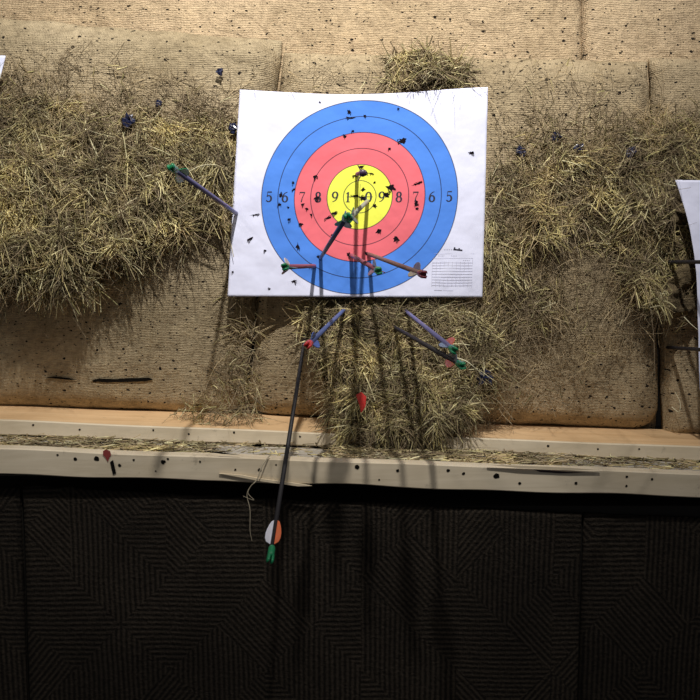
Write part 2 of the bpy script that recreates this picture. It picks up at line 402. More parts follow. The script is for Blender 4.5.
# ------------------------------------------------------------------ dark mats, wall and floor
def hanging_mat(c, y, label, seed):
    tl, tr, br, bl = [P(*q, y) for q in c]
    bl.z = br.z = .02
    nx = max(8, int((tr.x - tl.x) / .012)); nz = 80; V = []; Fc = []
    for j in range(nz + 1):
        v = j / nz
        for i in range(nx + 1):
            u = i / nx
            p = (tl * (1 - u) + tr * u) * (1 - v) + (bl * (1 - u) + br * u) * v
            q = Vector((p.x * 2.5 + seed, p.z * 2.5, seed))
            yy = y - mnoise.fractal(q, 1, 2, 2) * .006
            zz = p.z + (mnoise.noise(Vector((p.x * 40, seed, 0))) * .0035 + mnoise.noise(Vector((p.x * 7, seed, 4))) * .004) * (1 - v) ** 6
            V.append(Vector((p.x, yy, zz)))
    W = nx + 1; n0 = len(V); V += [v + Vector((0, .006, 0)) for v in V]
    for j in range(nz):
        for i in range(nx):
            a = j * W + i; Fc.append((a, a + W, a + W + 1, a + 1)); Fc.append((n0 + a, n0 + a + 1, n0 + a + W + 1, n0 + a + W))
    for i in range(nx):
        for a in (i, nz * W + i): Fc.append((a, a + 1, n0 + a + 1, n0 + a))
    for j in range(nz):
        for a in (j * W, j * W + nx): Fc.append((a, n0 + a, n0 + a + W, a + W))
    return tag(obj('ribbed_mat', V, Fc, M['mat']), label, 'mat')
yM = -.236
hanging_mat([(-70, 484), (20, 488), (20, 700), (-70, 700)], yM, 'dark ribbed mat at the far left, a narrow strip hanging below the ledge', 1)
hanging_mat([(22, 487), (582, 514), (580, 700), (22, 700)], yM - .004, 'wide dark ribbed mat hanging below the ledge, between the two upright seams', 5)
hanging_mat([(584, 514), (775, 521), (775, 700), (582, 700)], yM + .001, 'dark ribbed mat hanging below the ledge on the right of the upright seam', 9)

def box(name, lo, hi, mat, kind=None):
    x0, y0, z0 = lo; x1, y1, z1 = hi
    V = [(x, y, z) for x in (x0, x1) for y in (y0, y1) for z in (z0, z1)]
    Fc = [(0, 1, 3, 2), (4, 6, 7, 5), (0, 4, 5, 1), (2, 3, 7, 6), (0, 2, 6, 4), (1, 5, 7, 3)]
    o = obj(name, V, Fc, mat, smooth=False)
    if kind: o['kind'] = kind
    return o
s = N('dark_wall'); n = s.noise(s.coord(), 6, 4); M['wall'] = s.fin(s.ramp(n, [(.3, (.02, .018, .016)), (.7, (.04, .036, .03))]), .9)
s = N('dark_floor'); n = s.noise(s.coord(), 9, 5); M['floor'] = s.fin(s.ramp(n, [(.3, (.05, .045, .04)), (.7, (.10, .09, .08))]), .9)
box('floor', (-2, -3.2, -.02), (2, .6, 0), M['floor'], 'structure')
box('wall_back', (-2, .42, 0), (2, .50, 3.2), M['wall'], 'structure')
# plinth that carries bales and ledge, coloured black as the shade above the mats
s = N('plinth_shade_black'); M['plinth'] = s.fin((.02, .018, .015), .9)
tag(box('timber_plinth', (-.86, -.226, 0), (.86, .41, min(BL.z, BR.z) - .065), M['plinth']), 'plinth coloured black for the shade in the gap between the ledge and the mats', 'plinth')

# ------------------------------------------------------------------ straw
_a = P(234, 91, -.035); _b = P(485, 296, -.04); _c = P(684, 180, -.075); _d = P(930, 390, -.08)
KEEP = [(_a.x, _b.x, _b.z, _a.z), (_c.x, _d.x, _d.z, _c.z)]
def interp(x, xs, ys): return np.interp(x, xs, ys)

def clump(name, xs, ytop, ybot, H, y0, n, label, nf=0, nspill=0, bed=True, lens=(.025, .075), wid=(.0009, .0019), bias=1.5, spread=1.1, green=.3, lift=.35, power=.8, edge=.10, cut=7, lump=.034, pits=(), locks=()):
    """A burst of straw. Outline (xs, ytop, ybot) as measured; H = how far it sticks out; the stalks grow over a lumpy bed."""
    xs = np.array(xs, float); ytop = np.array(ytop, float); ybot = np.array(ybot, float); H = np.array(H if hasattr(H, '__len__') else [H] * len(xs), float)
    def nz(px, py, f=1.0):
        return np.array([mnoise.fractal(Vector((a * .02 * f, b * .02 * f, xs[0])), 1, 2, 4) for a, b in zip(px, py)])
    def height(px, py):
        t = interp(px, xs, ytop); b = interp(px, xs, ybot); s_ = (py - t) / np.maximum(b - t, 1)
        sc = np.clip(s_, 0, 1)
        pit = sum((dp * np.exp(-((px - a) ** 2 + (py - c) ** 2) / (rr * rr)) for a, c, rr, dp in pits), np.zeros(len(px)))
        ex = np.clip(np.minimum(px - xs[0], xs[-1] - px) / 22.0, 0, 1) ** .5
        return interp(px, xs, H) * (sc ** power) * np.sqrt(np.clip(1 - sc ** cut, 0, 1)) * ex - pit, s_
    def world(px, py, out):
        y = y0 - out; u = (px - 350) / F; v = (350 - py) / F
        dy = cp + v * sp; dz = -sp + v * cp; t = (y + CD) / dy
        return np.stack([u * t, y, CZ + dz * t], -1)
    Vs, Qs, Ms = [], [], []; base = 0
    if bed:
        gx = np.arange(xs[0], xs[-1] + 1, 3.0); rows = 60
        tt = np.linspace(0, 1, rows)
        PX = np.repeat(gx[:, None], rows, 1); PY = interp(gx, xs, ytop)[:, None] + (interp(gx, xs, ybot) - interp(gx, xs, ytop))[:, None] * tt[None, :]
        h, _ = height(PX.ravel(), PY.ravel())
        h = h + nz(PX.ravel(), PY.ravel(), 2.0) * lump * np.clip(h / .03, 0, 1) - .014
        W = world(PX.ravel(), PY.ravel(), h); Vs.append(W)
        idx = np.arange(W.shape[0]).reshape(len(gx), rows)
        Q = np.stack([idx[:-1, :-1], idx[:-1, 1:], idx[1:, 1:], idx[1:, :-1]], -1).reshape(-1, 4)
        Qs.append(Q); Ms.append(np.zeros(len(Q))); base += len(W)
    def stalks(n, lens, wid, matsel, edge, lift, curl, spot=None):
        nonlocal base
        px = rng.uniform(xs[0], xs[-1], n * 2); w_ = interp(px, xs, ybot - ytop); keep = rng.random(n * 2) < w_ / w_.max(); px = px[keep][:n]; k = len(px)
        s0 = rng.uniform(-edge, 1.0, k)
        keep = (s0 > 0) | (rng.random(k) < .45); px = px[keep]; s0 = s0[keep]; k = len(px)
        t = interp(px, xs, ytop); b = interp(px, xs, ybot); py = t + (b - t) * s0
        if spot: px = spot[0] + rng.normal(0, spot[4], k); py = spot[1] + rng.normal(0, spot[4] * .7, k)
        h, _ = height(px, py)
        nn = nz(px, py, 2.0)
        R0 = world(px, py, h + nn * lump * np.clip(h / .03, 0, 1) - .010 + rng.random(k) * .014)
        # direction: locally combed, wandering, bias downwards
        ang0 = np.array([mnoise.noise(Vector((a * .025, c * .025, 7.7 + xs[0]))) for a, c in zip(px, py)]) * 3.0
        ang = -math.pi / 2 + ang0 * spread + rng.normal(0, 1.2, k)
        flip = rng.random(k) < .26; ang[flip] += math.pi
        if spot: ang = math.radians(spot[2]) + rng.normal(0, .48, k)
        L = rng.uniform(*lens, k) * rng.uniform(.6, 1.2, k)
        d = np.stack([np.cos(ang), -np.abs(rng.normal(0, lift, k)) - .05, np.sin(ang)], -1); d /= np.linalg.norm(d, axis=1)[:, None]
        side = np.cross(d, rng.normal(0, 1, (k, 3))); side /= np.linalg.norm(side, axis=1)[:, None] + 1e-9
        cv = rng.normal(0, curl, k)[:, None] * side
        droop = np.array([0, .12, -.28])[None, :] * rng.random(k)[:, None]
        # thin the stalks out in patches
        fn = np.array([mnoise.noise(Vector((a * .045, c * .06, 3.3 + xs[0]))) for a, c in zip(px, py)])
        live = (fn > -.2) | (rng.random(k) < .3)
        if spot: live[:] = True
        for a, c, rr, dp in pits: live &= ~((((px - a) ** 2 + (py - c) ** 2) < (rr * .75) ** 2) & (rng.random(k) < .7))
        S = 5; pts = []
        for i in range(S):
            q = i / (S - 1)
            pts.append(R0 + (d * q + cv * q * q + droop * q * q) * L[:, None])
        pts = np.stack(pts, 1)      # k,S,3
        # nothing lies over the target sheets
        X_, Y_, Z_ = pts[..., 0], pts[..., 1], pts[..., 2]
        for (x0, x1, z0, z1) in KEEP:
            live &= ~(((X_ > x0) & (X_ < x1) & (Z_ > z0) & (Z_ < z1) & (Y_ < -.028)).any(1))
        pts = pts[live]; side = side[live]; k = len(pts); ks = live
        tan = np.gradient(pts, axis=1); tan /= np.linalg.norm(tan, axis=2)[..., None] + 1e-9
        a = np.cross(tan, side[:, None, :]); a /= np.linalg.norm(a, axis=2)[..., None] + 1e-9
        b2 = np.cross(tan, a)
        w = rng.uniform(*wid, k)[:, None, None] * np.linspace(1.0, .55, S)[None, :, None]
        ring = [pts + a * w, pts + (-.5 * a + .6 * b2) * w, pts + (-.5 * a - .6 * b2) * w]
        V = np.stack(ring, 2).reshape(-1, 3)     # k*S*3
        I = (np.arange(k) * S * 3)[:, None, None] + (np.arange(S - 1) * 3)[None, :, None]
        j = np.arange(3)[None, None, :]; j2 = (j + 1) % 3
        Q = np.stack([I + j, I + j2, I + 3 + j2, I + 3 + j], -1)
        mk = np.where(rng.random(k) < green, 2, 1) if matsel is None else np.full(k, matsel)
        Vs.append(V); Qs.append(Q.reshape(-1, 4) + base); Ms.append(np.repeat(mk, (S - 1) * 3)); base += len(V)
    stalks(n, lens, wid, None, edge, lift, .25)
    for lk in locks: stalks(lk[3], (.018, .048), (.0008, .0018), 4, 0, .4, .25, lk)
    if nf: stalks(nf, (.015, .06), (.0003, .0008), 3, edge * 1.8, lift * .8, .9)
    V = np.concatenate(Vs); Q = np.concatenate(Qs); mi = np.concatenate(Ms)
    c = np.array([V[:, 0].mean(), V[:, 1].mean(), V[:, 2].min()])
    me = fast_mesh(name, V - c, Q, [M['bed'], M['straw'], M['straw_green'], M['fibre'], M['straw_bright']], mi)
    o = link(name, me, None, Vector(c)); return tag(o, label, 'straw', None, 'stuff')

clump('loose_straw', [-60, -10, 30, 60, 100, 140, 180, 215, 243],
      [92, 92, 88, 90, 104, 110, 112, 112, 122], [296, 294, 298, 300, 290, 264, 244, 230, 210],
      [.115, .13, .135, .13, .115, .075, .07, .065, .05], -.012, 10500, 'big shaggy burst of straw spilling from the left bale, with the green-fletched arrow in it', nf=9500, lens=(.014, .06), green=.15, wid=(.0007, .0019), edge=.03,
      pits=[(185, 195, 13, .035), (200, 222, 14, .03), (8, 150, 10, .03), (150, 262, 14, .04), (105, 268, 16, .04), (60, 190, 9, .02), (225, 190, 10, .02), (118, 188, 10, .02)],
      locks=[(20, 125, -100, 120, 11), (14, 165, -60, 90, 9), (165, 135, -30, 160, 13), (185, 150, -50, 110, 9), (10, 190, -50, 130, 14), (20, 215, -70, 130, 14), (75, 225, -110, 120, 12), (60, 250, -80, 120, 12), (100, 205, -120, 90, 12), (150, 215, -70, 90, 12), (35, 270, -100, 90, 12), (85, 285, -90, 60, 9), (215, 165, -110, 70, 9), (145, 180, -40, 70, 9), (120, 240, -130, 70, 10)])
clump('loose_straw', [480, 510, 545, 580, 615, 650, 690, 760], [150, 135, 124, 124, 132, 128, 120, 118], [315, 280, 250, 232, 230, 245, 258, 256],
      [.03, .04, .045, .04, .035, .04, .045, .045], -.012, 6000, 'burst of straw across the upper right, between the target sheet and the right-edge sheet', nf=9500, spread=1.5, lens=(.012, .05), green=.25, wid=(.0007, .0018),
      pits=[(578, 190, 14, .03), (560, 205, 10, .02), (605, 215, 13, .03), (545, 160, 8, .015), (660, 215, 9, .02), (520, 215, 10, .02), (533, 262, 14, .03)],
      locks=[(490, 225, -80, 60, 7), (500, 245, -70, 110, 11), (500, 268, -60, 110, 10), (575, 160, -30, 60, 9), (600, 185, -45, 90, 12), (625, 200, -150, 70, 10), (560, 225, -100, 60, 8), (680, 155, -60, 60, 9), (640, 180, -60, 50, 10), (585, 245, 20, 40, 6)])
clump('loose_straw', [600, 625, 650, 672, 690, 705], [236, 232, 228, 232, 240, 250], [255, 285, 308, 318, 316, 300], [.015, .03, .045, .05, .045, .02], -.015, 1500, 'small ragged tuft of straw hanging at the right edge, left of the right-edge sheet', nf=1600, lens=(.012, .04), locks=[(668, 260, -90, 60, 7), (655, 290, -60, 60, 9)])
clump('loose_straw', [298, 318, 335, 355, 400, 440, 470, 492, 505], [300, 298, 298, 298, 298, 300, 302, 310, 330], [320, 365, 432, 446, 448, 440, 422, 390, 350],
      [.03, .07, .11, .13, .135, .125, .10, .06, .03], -.012, 6200, 'mound of straw bulging out under the target sheet and down onto the ledge', nf=6500, spread=1.5, lens=(.014, .052), cut=24, power=.7, green=.2, wid=(.0007, .0019),
      pits=[(330, 378, 12, .05), (352, 372, 9, .04), (385, 385, 10, .03), (318, 330, 12, .03), (470, 345, 10, .02)],
      locks=[(363, 345, -75, 90, 9), (378, 356, -110, 60, 7), (360, 405, -115, 110, 9), (388, 420, -85, 110, 9), (432, 380, -100, 110, 10), (420, 405, -60, 80, 9), (450, 405, -120, 80, 9), (350, 425, -140, 50, 7), (470, 320, -70, 60, 8), (440, 425, -100, 60, 8)])
clump('loose_straw', [385, 400, 425, 450, 470], [60, 52, 49, 56, 70], [88, 92, 92, 92, 88], [.01, .02, .025, .02, .01], -.016, 650, 'small tuft of straw poking out just above the target sheet', nf=500, lens=(.015, .04), spread=1.5)
clump('loose_straw', [500, 520, 545, 565], [285, 280, 285, 290], [318, 330, 325, 312], [.01, .02, .02, .01], -.02, 260, 'sparse wisps of straw on the bale right of the target sheet\'s lower corner', nf=500, bed=False, lens=(.015, .04), spread=1.5)
clump('loose_straw', [170, 195, 215, 240, 262], [412, 395, 372, 365, 380], [420, 428, 430, 432, 430], [.05, .08, .085, .08, .05], .0, 230, 'wisps of straw at the foot of the gap between the left and middle bales', nf=500, bed=False, lens=(.012, .042), spread=1.9, lift=.5)
clump('loose_straw', [225, 238, 255, 262], [300, 298, 300, 310], [375, 385, 380, 370], [.015, .025, .02, .01], .0, 90, 'thin wisps of straw in the gap left of the middle bale, below the target sheet', nf=350, bed=False, lens=(.015, .045), spread=1.6)
# frayed fibres over the lower middle bale, and over the right part
clump('frayed_fibre', [470, 500, 540, 580, 640, 690], [330, 300, 275, 262, 262, 300], [420, 410, 395, 385, 330, 330], .004, -.026, 60, 'frayed fibres over the bare burlap right of the straw mound', nf=1900, bed=False, lens=(.01, .03), spread=2.0, lift=.1)
clump('frayed_fibre', [250, 300, 400, 500, 600, 660], [60, 58, 60, 62, 66, 90], [90, 88, 86, 150, 150, 140], .003, -.03, 40, 'frayed fibres on the burlap above the target sheet', nf=600, bed=False, lens=(.01, .025), spread=2.0, lift=.1)
clump('frayed_fibre', [0, 60, 120, 180, 240], [60, 55, 65, 80, 90], [105, 100, 118, 122, 132], .004, -.026, 50, 'frayed fibres above the big straw burst on the left bale', nf=1100, bed=False, lens=(.01, .03), spread=2.0, lift=.1)

# straw lying on the ledge
def ledge_straw(name, x0, x1, n, q0, q1, label, lens=(.012, .05)):
    x = rng.uniform(wx(x0, 1.3), wx(x1, 1.3), n); q = rng.uniform(q0, q1, n)
    t = (x - BL.x) / (BR.x - BL.x)
    bz = BL.z + (BR.z - BL.z) * t - .0265; fz = FL.z + (FR.z - FL.z) * t - .009
    y = (yB - .004) * (1 - q) + (yF + .016) * q; z = bz * (1 - q) + fz * q + .003 + rng.random(n) * .006
    R0 = np.stack([x, y, z], -1); ang = rng.uniform(0, 6.283, n); L = rng.uniform(*lens, n)
    d = np.stack([np.cos(ang), np.sin(ang) * .5, rng.normal(0, .10, n)], -1)
    S = 4; bend = rng.normal(0, .15, (n, 3)); bend[:, 2] = np.abs(bend[:, 2]) * .5
    pts = np.stack([R0 + (d * (i / 3 - .5) + bend * ((i / 3 - .5) ** 2)) * L[:, None] for i in range(S)], 1)
    up = np.array([0, 0, 1.]); a = np.cross(d, up); a /= np.linalg.norm(a, axis=1)[:, None]
    w = rng.uniform(.0006, .0017, n)[:, None, None]
    a = a[:, None, :]; u3 = up[None, None, :]
    V = np.stack([pts + a * w, pts - a * w, pts + u3 * w], 2).reshape(-1, 3)
    I = (np.arange(n) * S * 3)[:, None, None] + (np.arange(S - 1) * 3)[None, :, None]; j = np.arange(3)[None, None, :]; j2 = (j + 1) % 3
    Q = np.stack([I + j, I + j2, I + 3 + j2, I + 3 + j], -1).reshape(-1, 4)
    c = np.array([V[:, 0].mean(), V[:, 1].mean(), V[:, 2].min()])
    me = fast_mesh(name, V - c, Q, [M['straw'], M['fibre']], np.repeat((rng.random(n) < .4).astype(int), 9))
    tag(link(name, me, None, Vector(c)), label, 'straw', None, 'stuff')
ledge_straw('straw_litter', -20, 210, 800, .15, .85, 'straw chaff strewn along the left part of the ledge')
ledge_straw('straw_litter', 210, 340, 130, .0, .9, 'sparse chaff on the ledge left of the straw mound', (.01, .03))
ledge_straw('straw_litter', 330, 560, 1100, .0, .95, 'thick straw chaff on the ledge under and right of the straw mound')
ledge_straw('straw_litter', 560, 740, 420, .1, .9, 'thin straw chaff on the right end of the ledge', (.01, .03))

# ------------------------------------------------------------------ paper sheets
STEP = 15.85 * (CD - .022) / F
def sheet(corners, outs, label, cpx, dips=None, seed=0., detail=True):
    """corners tl,tr,br,bl (photo), outs = how far each stands off the bales"""
    tl, tr, br, bl = [P(a, b, -o) for (a, b), o in zip(corners, outs)]
    Wd = ((tr - tl).length + (br - bl).length) / 2; Hd = ((bl - tl).length + (br - tr).length) / 2
    def S(a, b, lift=0.0):
        u, v = a / Wd, b / Hd
        p = (tl * (1 - u) + tr * u) * (1 - v) + (bl * (1 - u) + br * u) * v
        w = .0035 * math.sin(u * 7 + seed) * math.sin(v * 3 + 1) + .0022 * mnoise.noise(Vector((u * 5 + seed, v * 5, 0))) + .0012 * mnoise.noise(Vector((u * 14, v * 12, seed)))
        dz = dips(u, v) if dips else (0, 0)
        return Vector((p.x + dz[0], p.y - w - lift, p.z + dz[1]))
    # printed centre in sheet coordinates
    ca, cb = Wd / 2, Hd / 2
    for it in range(12):
        q = S(ca, cb); t = P(*cpx, q.y); ca += t.x - q.x; cb -= t.z - q.z
    nx, nz = 110, 90; V = [S(Wd * i / nx, Hd * j / nz) for j in range(nz + 1) for i in range(nx + 1)]
    W = nx + 1; Fc = [(j * W + i, (j + 1) * W + i, (j + 1) * W + i + 1, j * W + i + 1) for j in range(nz) for i in range(nx)]
    c = Vector((sum(v.x for v in V) / len(V), sum(v.y for v in V) / len(V), min(v.z for v in V)))
    me = mesh('target_sheet', [v - c for v in V], Fc, sheet_mat('target_print', ca, cb, STEP))
    uv = me.uv_layers.new(name='sheet')
    for lp in me.loops:
        i = lp.vertex_index % W; j = lp.vertex_index // W; uv.data[lp.index].uv = (Wd * i / nx, Hd * j / nz)
    o = link('target_sheet', me, None, c); tag(o, label, 'target')
    so = o.modifiers.new('thickness', 'SOLIDIFY'); so.thickness = .0006; so.offset = 1
    # orientation check: solidify must stay behind the print
    return o, S, ca, cb, c, Wd, Hd

def tdip(u, v):
    # the top edge sags between its corners
    s_ = math.sin(math.pi * min(1, u * 1.0))
    return (0, -.012 * (max(0, math.sin(math.pi * min(1, max(0, u)))) ** 1.2) * (1 - v) ** 3 * (1 - .4 * u))
tgt, S, ca, cb, tc, Wd, Hd = sheet([(240, 90), (487.5, 87.5), (482.5, 297.5), (227.5, 296.5)], (.033, .033, .040, .046), 'white target sheet with blue, red and yellow rings, stuck with arrows', (359.7, 196.8), tdip, 1.0)

def flat(name, polys, mat, lift=.0009, parent=tgt, SS=None, orig=tc):
    """ink on the sheet: polygons in sheet metres"""
    SS = SS or S; V = []; Fc = []
    for poly in polys:
        b0 = len(V); V += [SS(a, b, lift) - orig for a, b in poly]; Fc.append(tuple(range(b0, b0 + len(poly))))
    o = obj(name, V, Fc, mat, parent, smooth=False); return o

def ribbon(pts, ws):
    """stroke with varying width -> quads"""
    out = []
    for k in range(len(pts) - 1):
        (x0, y0), (x1, y1) = pts[k], pts[k + 1]; w0, w1 = ws[k], ws[k + 1]
        tx, ty = x1 - x0, y1 - y0; l = math.hypot(tx, ty) or 1; nx, ny = -ty / l, tx / l
        tx, ty = tx / l * .02, ty / l * .02
        out.append([(x0 + nx * w0 - tx, y0 + ny * w0 - ty), (x1 + nx * w1 + tx, y1 + ny * w1 + ty), (x1 - nx * w1 + tx, y1 - ny * w1 + ty), (x0 - nx * w0 - tx, y0 - ny * w0 - ty)])
    return out
def arc(cx, cy, rx, ry, a0, a1, n=14):
    return [(cx + rx * math.cos(math.radians(a0 + (a1 - a0) * i / n)), cy + ry * math.sin(math.radians(a0 + (a1 - a0) * i / n))) for i in range(n + 1)]
def thickthin(pts, lo=.04, hi=.088):
    ws = []
    for k in range(len(pts)):
        a = pts[max(0, k - 1)]; b = pts[min(len(pts) - 1, k + 1)]
        t = abs(b[1] - a[1]) / (math.hypot(b[0] - a[0], b[1] - a[1]) or 1)
        ws.append(lo + (hi - lo) * t ** 2)
    return ribbon(pts, ws)
# serif numerals, unit height, y up, centred on x
def numeral(ch):
    G = []
    if ch == '0': G += thickthin(arc(0, .5, .25, .47, 0, 360, 28))
    if ch == '1': G += ribbon([(0, .04), (0, .96)], [.08, .08]) + ribbon([(0, .94), (-.17, .82)], [.04, .02]) + ribbon([(-.17, .03), (.17, .03)], [.028, .028])
    if ch == '5': G += ribbon([(.24, .95), (-.14, .95)], [.05, .04]) + ribbon([(-.14, .95), (-.18, .55)], [.025, .025]) + thickthin(arc(-.02, .32, .24, .29, 130, -120, 18)) + ribbon([(-.18, .10), (-.23, .14)], [.055, .055])
    if ch == '6': G += thickthin(arc(0, .30, .23, .29, 0, 360, 24)) + thickthin(arc(.30, .36, .53, .60, 178, 100, 12), .02, .06)
    if ch == '7': G += ribbon([(-.22, .93), (.25, .93)], [.05, .05]) + ribbon([(.25, .93), (.02, .4), (-.05, .02)], [.025, .04, .055]) + ribbon([(-.22, .95), (-.24, .75)], [.025, .02])
    if ch == '8': G += thickthin(arc(0, .73, .18, .23, 0, 360, 22)) + thickthin(arc(0, .26, .23, .25, 0, 360, 24))
    if ch == '9': G += [[(-a, 1 - b) for a, b in q] for q in numeral('6')]
    return G
def put(ch, a, b, h, name='numeral'):
    polys = [[(a + x * h, b - (y - .5) * h) for x, y in q] for q in numeral(ch)]
    return flat(name, polys, M['ink'], .0011)
pxm = STEP / 16.35
def toS(px, py):  # photo offset -> sheet metres round the printed centre
    return ca + (px - 359.7) * pxm, cb + (py - 196.8) * pxm
for ch, x in (('5', 269), ('6', 285), ('7', 302), ('8', 318), ('9', 335), ('1', 348), ('0', 368.5), ('9', 381.8), ('8', 399), ('7', 415.7), ('6', 432), ('5', 449.2)):
    a, b = toS(x, 197.0); put(ch, a, b, 10.4 * pxm)
# little cross at the centre
a, b = toS(359.7, 196.8); r = 2.5 * pxm
flat('centre_cross', ribbon([(a - r, b), (a + r, b)], [.0004, .0004]) + ribbon([(a, b - r), (a, b + r)], [.0004, .0004]), M['ink'], .0011)
# score table
polys = []
def seg(x0, y0, x1, y1, w=.00035):
    A = toS(x0, y0); B = toS(x1, y1); dx, dy = B[0] - A[0], B[1] - A[1]; l = math.hypot(dx, dy); nx, ny = -dy / l * w, dx / l * w
    polys.append([(A[0] + nx, A[1] + ny), (B[0] + nx, B[1] + ny), (B[0] - nx, B[1] - ny), (A[0] - nx, A[1] - ny)])
for k in range(9): seg(434.5, 263 + k * 2.85, 474.5, 263 + k * 2.85)
seg(436, 254, 476, 254, .0002); seg(434.5, 258.5, 474.5, 258.5, .0002)
for k in range(10): seg(434.5 + k * 4.0, 262, 434.5 + k * 4.0, 287)
seg(474.5, 258, 474.5, 288)
for k in range(5): seg(440 + k * .9 * 1.5, 256, 440.7 + k * 1.35, 256, .0005)
for k in range(4): seg(453 + k * 1.5, 256, 453.8 + k * 1.5, 256, .0006)
for k in range(4): seg(465 + k * 1.8, 260.5, 466 + k * 1.8, 260.5, .0005)
seg(437, 290.5, 445, 290.8, .0005); seg(446, 290.8, 456, 291, .00025)
flat('score_table', polys, M['ink_grey'], .0011)
polys = []
for k in range(4): seg(446 + k * 2.2, 249.8, 447.2 + k * 2.2, 249.8, .0006)
flat('small_print', polys, M['ink_grey'], .0011)
polys = []
seg(455, 249.6, 464, 250.6, .0014); seg(455.5, 248.2, 457, 248.2, .0012); seg(460, 248.9, 461.5, 248.9, .0009)
flat('maker_mark', polys, M['ink'], .0011)

# torn arrow holes (zoom coordinates measured at 2.5 px per px)
HO = [(313, 75, 7, 6), (317, 91, 13, 3), (354, 87, 4, 5), (438, 70, 4, 3), (325, 125, 4, 4), (305, 138, 5, 5), (452, 152, 13, 9), (420, 172, 5, 5), (350, 216, 8, 4),
      (358, 233, 9, 7), (335, 239, 9, 3), (378, 234, 9, 2), (235, 242, 8, 6), (181, 257, 4, 4), (182, 275, 8, 3), (152, 289, 6, 8), (150, 312, 6, 4), (172, 319, 3, 3), (176, 349, 5, 4), (207, 312, 6, 4),
      (205, 361, 8, 4), (230, 338, 4, 5), (242, 295, 8, 7), (218, 322, 6, 3), (288, 334, 11, 5), (273, 345, 9, 5), (287, 387, 7, 3), (427, 269, 13, 10), (417, 288, 9, 9), (357, 273, 6, 6), (340, 290, 11, 3), (358, 296, 10, 7), (494, 260, 16, 3),
      (492, 309, 6, 10), (493, 322, 5, 4), (401, 378, 11, 7), (445, 397, 9, 9), (388, 315, 6, 7), (90, 338, 11, 2), (80, 399, 9, 5), (120, 428, 5, 3), (201, 418, 5, 13), (195, 505, 6, 5), (135, 525, 4, 3),
      (43, 482, 4, 3), (627, 187, 9, 4), (238, 52, 3, 3), (385, 256, 4, 3), (237, 465, 5, 5), (252, 443, 5, 5), (328, 438, 6, 7), (372, 435, 6, 6), (36, 331, 9, 2)]
for k, (hx, hy, rx, ry) in enumerate(HO):
    a, b = toS(220 + hx / 2.5, 80 + hy / 2.5); rx = rx * pxm / 2.5; ry = ry * pxm / 2.5; rot = random.uniform(-.5, .3)
    n = 14; poly = []
    for q in range(n):
        t = q / n * 6.283; rr = random.uniform(.45, 1.3) if q % 2 else random.uniform(.45, .8)
        X, Y = math.cos(t) * rx * rr, math.sin(t) * ry * rr
        poly.append((a + X * math.cos(rot) - Y * math.sin(rot), b + X * math.sin(rot) + Y * math.cos(rot)))
    V = [S(a, b, .0013) - tc] + [S(p, q, .0013) - tc for p, q in poly]; Fc = [(0, 1 + q, 1 + (q + 1) % n) for q in range(n)]; mi = [0] * n
    # a raised lip of torn paper on the bigger ones
    if rx * ry > 3.5e-6:
        for e in range(3):
            q = random.randrange(n); p0, p1 = poly[q], poly[(q + 2) % n]; m_ = ((p0[0] + p1[0]) / 2 * 1.0 + (p0[0] + p1[0] - 2 * a) * .15, (p0[1] + p1[1]) / 2 + (p0[1] + p1[1] - 2 * b) * .15)
            i0 = len(V); V += [S(*p0, .0014) - tc, S(*p1, .0014) - tc, S(*m_, .005) - tc]; Fc.append((i0, i0 + 1, i0 + 2)); mi.append(1)
    obj('torn_hole', V, Fc, [M['holec'], M['torn']], tgt, mi, smooth=False)

# neighbours: right and left sheets, mostly out of the picture
def rdip(u, v):
    k = max(0, 1 - u * 5)
    return (.034 * (1 - (1 - min(1, v * 2.0)) ** 2) * k, 0)
sheet([(675, 180), (925, 183), (930, 392), (682, 390)], (.075, .07, .075, .095), 'white target sheet cut off by the right edge of the photo', (806, 290), rdip, 3.0)
def ldip(u, v):
    k = max(0, (u - .8) * 5)
    return (-.10 * v * k, 0)
sheet([(-245, 52), (5.5, 55.5), (3, 262), (-250, 260)], (.075, .055, .10, .10), 'corner of a white sheet at the left edge, above the big straw burst', (-125, 160), ldip, 5.0)

